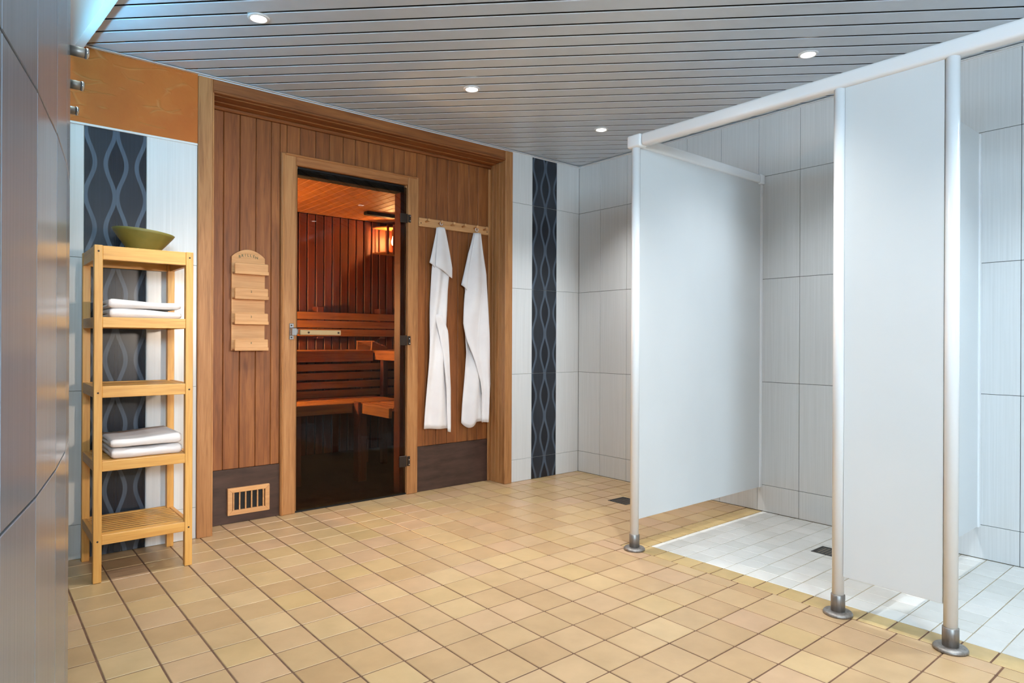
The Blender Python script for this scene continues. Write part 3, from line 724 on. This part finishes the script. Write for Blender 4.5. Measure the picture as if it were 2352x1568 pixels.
# ------------------------------------------------------------------ shelf unit
sh = tag(empty('shelf_unit', (.577, 3.285, 0)), 'narrow honey-coloured wooden shelf unit with five slatted shelves', 'shelf unit')
PXs = ((.392, .422), (.732, .762)); PYs = ((3.10, 3.132), (3.438, 3.470))
for a, b in PXs:
    for c, d in PYs:
        po = box('post', a, b, c, d, 0, 1.370, 'pine', sh, .002)
        if c < 3.2:
            for z in (1.345, .770, .168):
                lathe('screw', [(.004, 0), (.003, .001)], 'dark_metal', po, ((a + b) / 2, 3.10, z), 8, (math.pi / 2, 0, 0))
for z0, z1 in ((1.312, 1.3685), (1.036, 1.078), (.750, .796), (.450, .491), (.152, .192)):
    for y0, y1 in ((3.102, 3.120), (3.450, 3.468)):
        r = box('rail', .422, .732, y0, y1, z0, z1, 'pine_x', sh, .0015)
    for x0, x1 in ((.394, .412), (.742, .760)):
        box('side_rail', x0, x1, 3.132, 3.438, z0, z1, 'pine_y', sh, .0015)
    for k in range(10):
        y0 = 3.127 + .0323 * k
        box('shelf_slat', .412, .742, y0, y0 + .0215, z1 - .017, z1 - .003, 'pine_x', sh, .0015)

bw = 1.3665
def warp(x, y, z):
    a = math.atan2(y, x); k = max(0, z) / .095
    return (x * (1 + .05 * k), y * (1 - .08 * k), z + .011 * k * math.cos(a - math.pi))
tag(lathe('bowl', [(0, 0), (.050, 0), (.056, .004), (.070, .025), (.092, .055), (.112, .085), (.118, .097), (.114, .098), (.088, .062), (.06, .03), (0, .018)], 'olive', None, (.602, 3.285, bw), 48, (0, 0, 0), fn=warp), 'shallow olive green bowl on top of the shelf unit', 'bowl')

def folded_towel(x0, x1, y0, y1, z0, h, label, seed, skew=0.0):
    rnd = random.Random(seed); c = Vector(((x0 + x1) / 2, (y0 + y1) / 2, z0)); D = y1 - y0; n = 26
    prof = []
    r = h / 2
    for k in range(9):  # rounded front fold
        a = math.pi / 2 + math.pi * k / 8; prof.append((r + r * math.cos(a), r + r * math.sin(a)))
    prof = [(D * q, h) for q in (1, .75, .5, .25)] + prof + [(D * q, 0) for q in (.25, .5, .75, 1)] + [(D, r - .003), (.5 * D, r - .003), (r + .01, r), (.5 * D, r + .003), (D, r + .003)]
    m = len(prof); vs, fs = [], []
    for i in range(n + 1):
        u = i / n; e = min(u, 1 - u); ease = min(1, e / .05) ** .5
        for (yy, zz) in prof:
            zs = r + (zz - r) * (.70 + .30 * ease)
            wob = .0035 * math.sin(7 * u + seed) + .002 * math.sin(17 * u + seed * 2)
            top = .006 * math.sin(math.pi * u * 1.2 + seed) if zz > r else 0
            vs.append(((u - .5) * (x1 - x0) + skew * (yy - D / 2), yy - D / 2 + wob * (1 if yy < .1 else .3), max(.0005, zs + top * (zz > r * 1.2))))
    for i in range(n):
        for k in range(m):
            l = (k + 1) % m; fs.append((i * m + k, i * m + l, (i + 1) * m + l, (i + 1) * m + k))
    fs += [tuple(range(m)), tuple(n * m + k for k in range(m))[::-1]]
    me = bpy.data.meshes.new('folded_towel'); me.from_pydata(vs, [], fs)
    bm = bmesh.new(); bm.from_mesh(me); bmesh.ops.triangulate(bm, faces=[f for f in bm.faces if len(f.verts) > 4]); bmesh.ops.recalc_face_normals(bm, faces=bm.faces); bm.to_mesh(me); bm.free()
    o = link('folded_towel', me, 'towel', None, c, smooth=True)
    return tag(o, label, 'towel', 'folded white towels on the shelves')
folded_towel(.452, .722, 3.125, 3.40, 1.0765, .036, 'white folded towel on the second shelf from the top, lower of its pair', 1)
folded_towel(.448, .720, 3.127, 3.40, 1.1175, .034, 'white folded towel on the second shelf from the top, upper of its pair', 2)
folded_towel(.462, .726, 3.135, 3.42, .4895, .043, 'white folded towel on the fourth shelf from the top, lower of its pair', 3)
folded_towel(.458, .724, 3.135, 3.42, .5365, .040, 'white folded towel on the fourth shelf from the top, upper of its pair', 4)

# ------------------------------------------------------------------ shower partitions
XP = 2.44
def post(y, label):
    t = tag(empty('partition_post', (XP, y, 0)), label, 'post', 'partition posts')
    lathe('tube', [(.0205, .06), (.0205, 1.91)], 'powder_white', t, (XP, y, 0), 28)
    lathe('sleeve', [(.024, .012), (.024, .072), (.0215, .074)], 'steel', t, (XP, y, 0), 28)
    lathe('foot_disc', [(.050, 0.0008), (.050, .007), (.046, .012), (.024, .014)], 'steel', t, (XP, y, 0), 32)
post(2.012, 'white round post with steel foot at the free end of the partition')
post(1.066, 'white round post with steel foot left of the narrow front panel')
post(.711, 'white round post with steel foot right of the narrow front panel')
t = tag(empty('partition_rail', (XP, 0, 1.908)), 'long white top rail over the shower fronts', 'rail', 'partition rails')
box('rail_bar', XP - .026, XP + .026, YN + .01, 1.965, 1.908, 1.962, 'powder_white', t, .012, 3)
box('rail_cap', XP - .029, XP + .029, 1.966, 2.046, 1.905, 1.965, 'powder_white', t, .010, 3)
t = tag(empty('partition_rail', (3.0, 2.012, 1.91)), 'white rail on top of the large side panel', 'rail', 'partition rails')
box('rail_bar', XP + .0265, XB - .045, 1.988, 2.036, 1.910, 1.960, 'powder_white', t, .010, 3)
box('rail_cap', XB - .046, XB - .0005, 1.985, 2.039, 1.907, 1.963, 'powder_white', t, .008, 3)
t = tag(empty('partition_panel', (3.0, 2.012, .14)), 'large white side panel of the first shower stall', 'panel', 'shower partition panels')
box('board', XP + .021, XB - .012, 2.005, 2.019, .142, 1.9105, 'panel_white', t, .001)
box('wall_channel', XB - .022, XB - .0005, 1.999, 2.025, .140, 1.908, 'powder_white', t, .002)
t = tag(empty('partition_panel', (XP, .89, .143)), 'narrow white front panel between two posts', 'panel', 'shower partition panels')
box('board', XP - .007, XP + .007, .7315, 1.0455, .143, 1.9085, 'panel_white', t, .001)
t = tag(empty('partition_panel', (3.0, .938, .15)), 'white dividing panel behind the narrow front panel', 'panel', 'shower partition panels')
box('board', XP + .008, XB - .012, .931, .945, .148, 1.948, 'panel_white', t, .001)
box('wall_channel', XB - .026, XB - .0005, .925, .951, .146, 1.945, 'powder_white', t, .002)
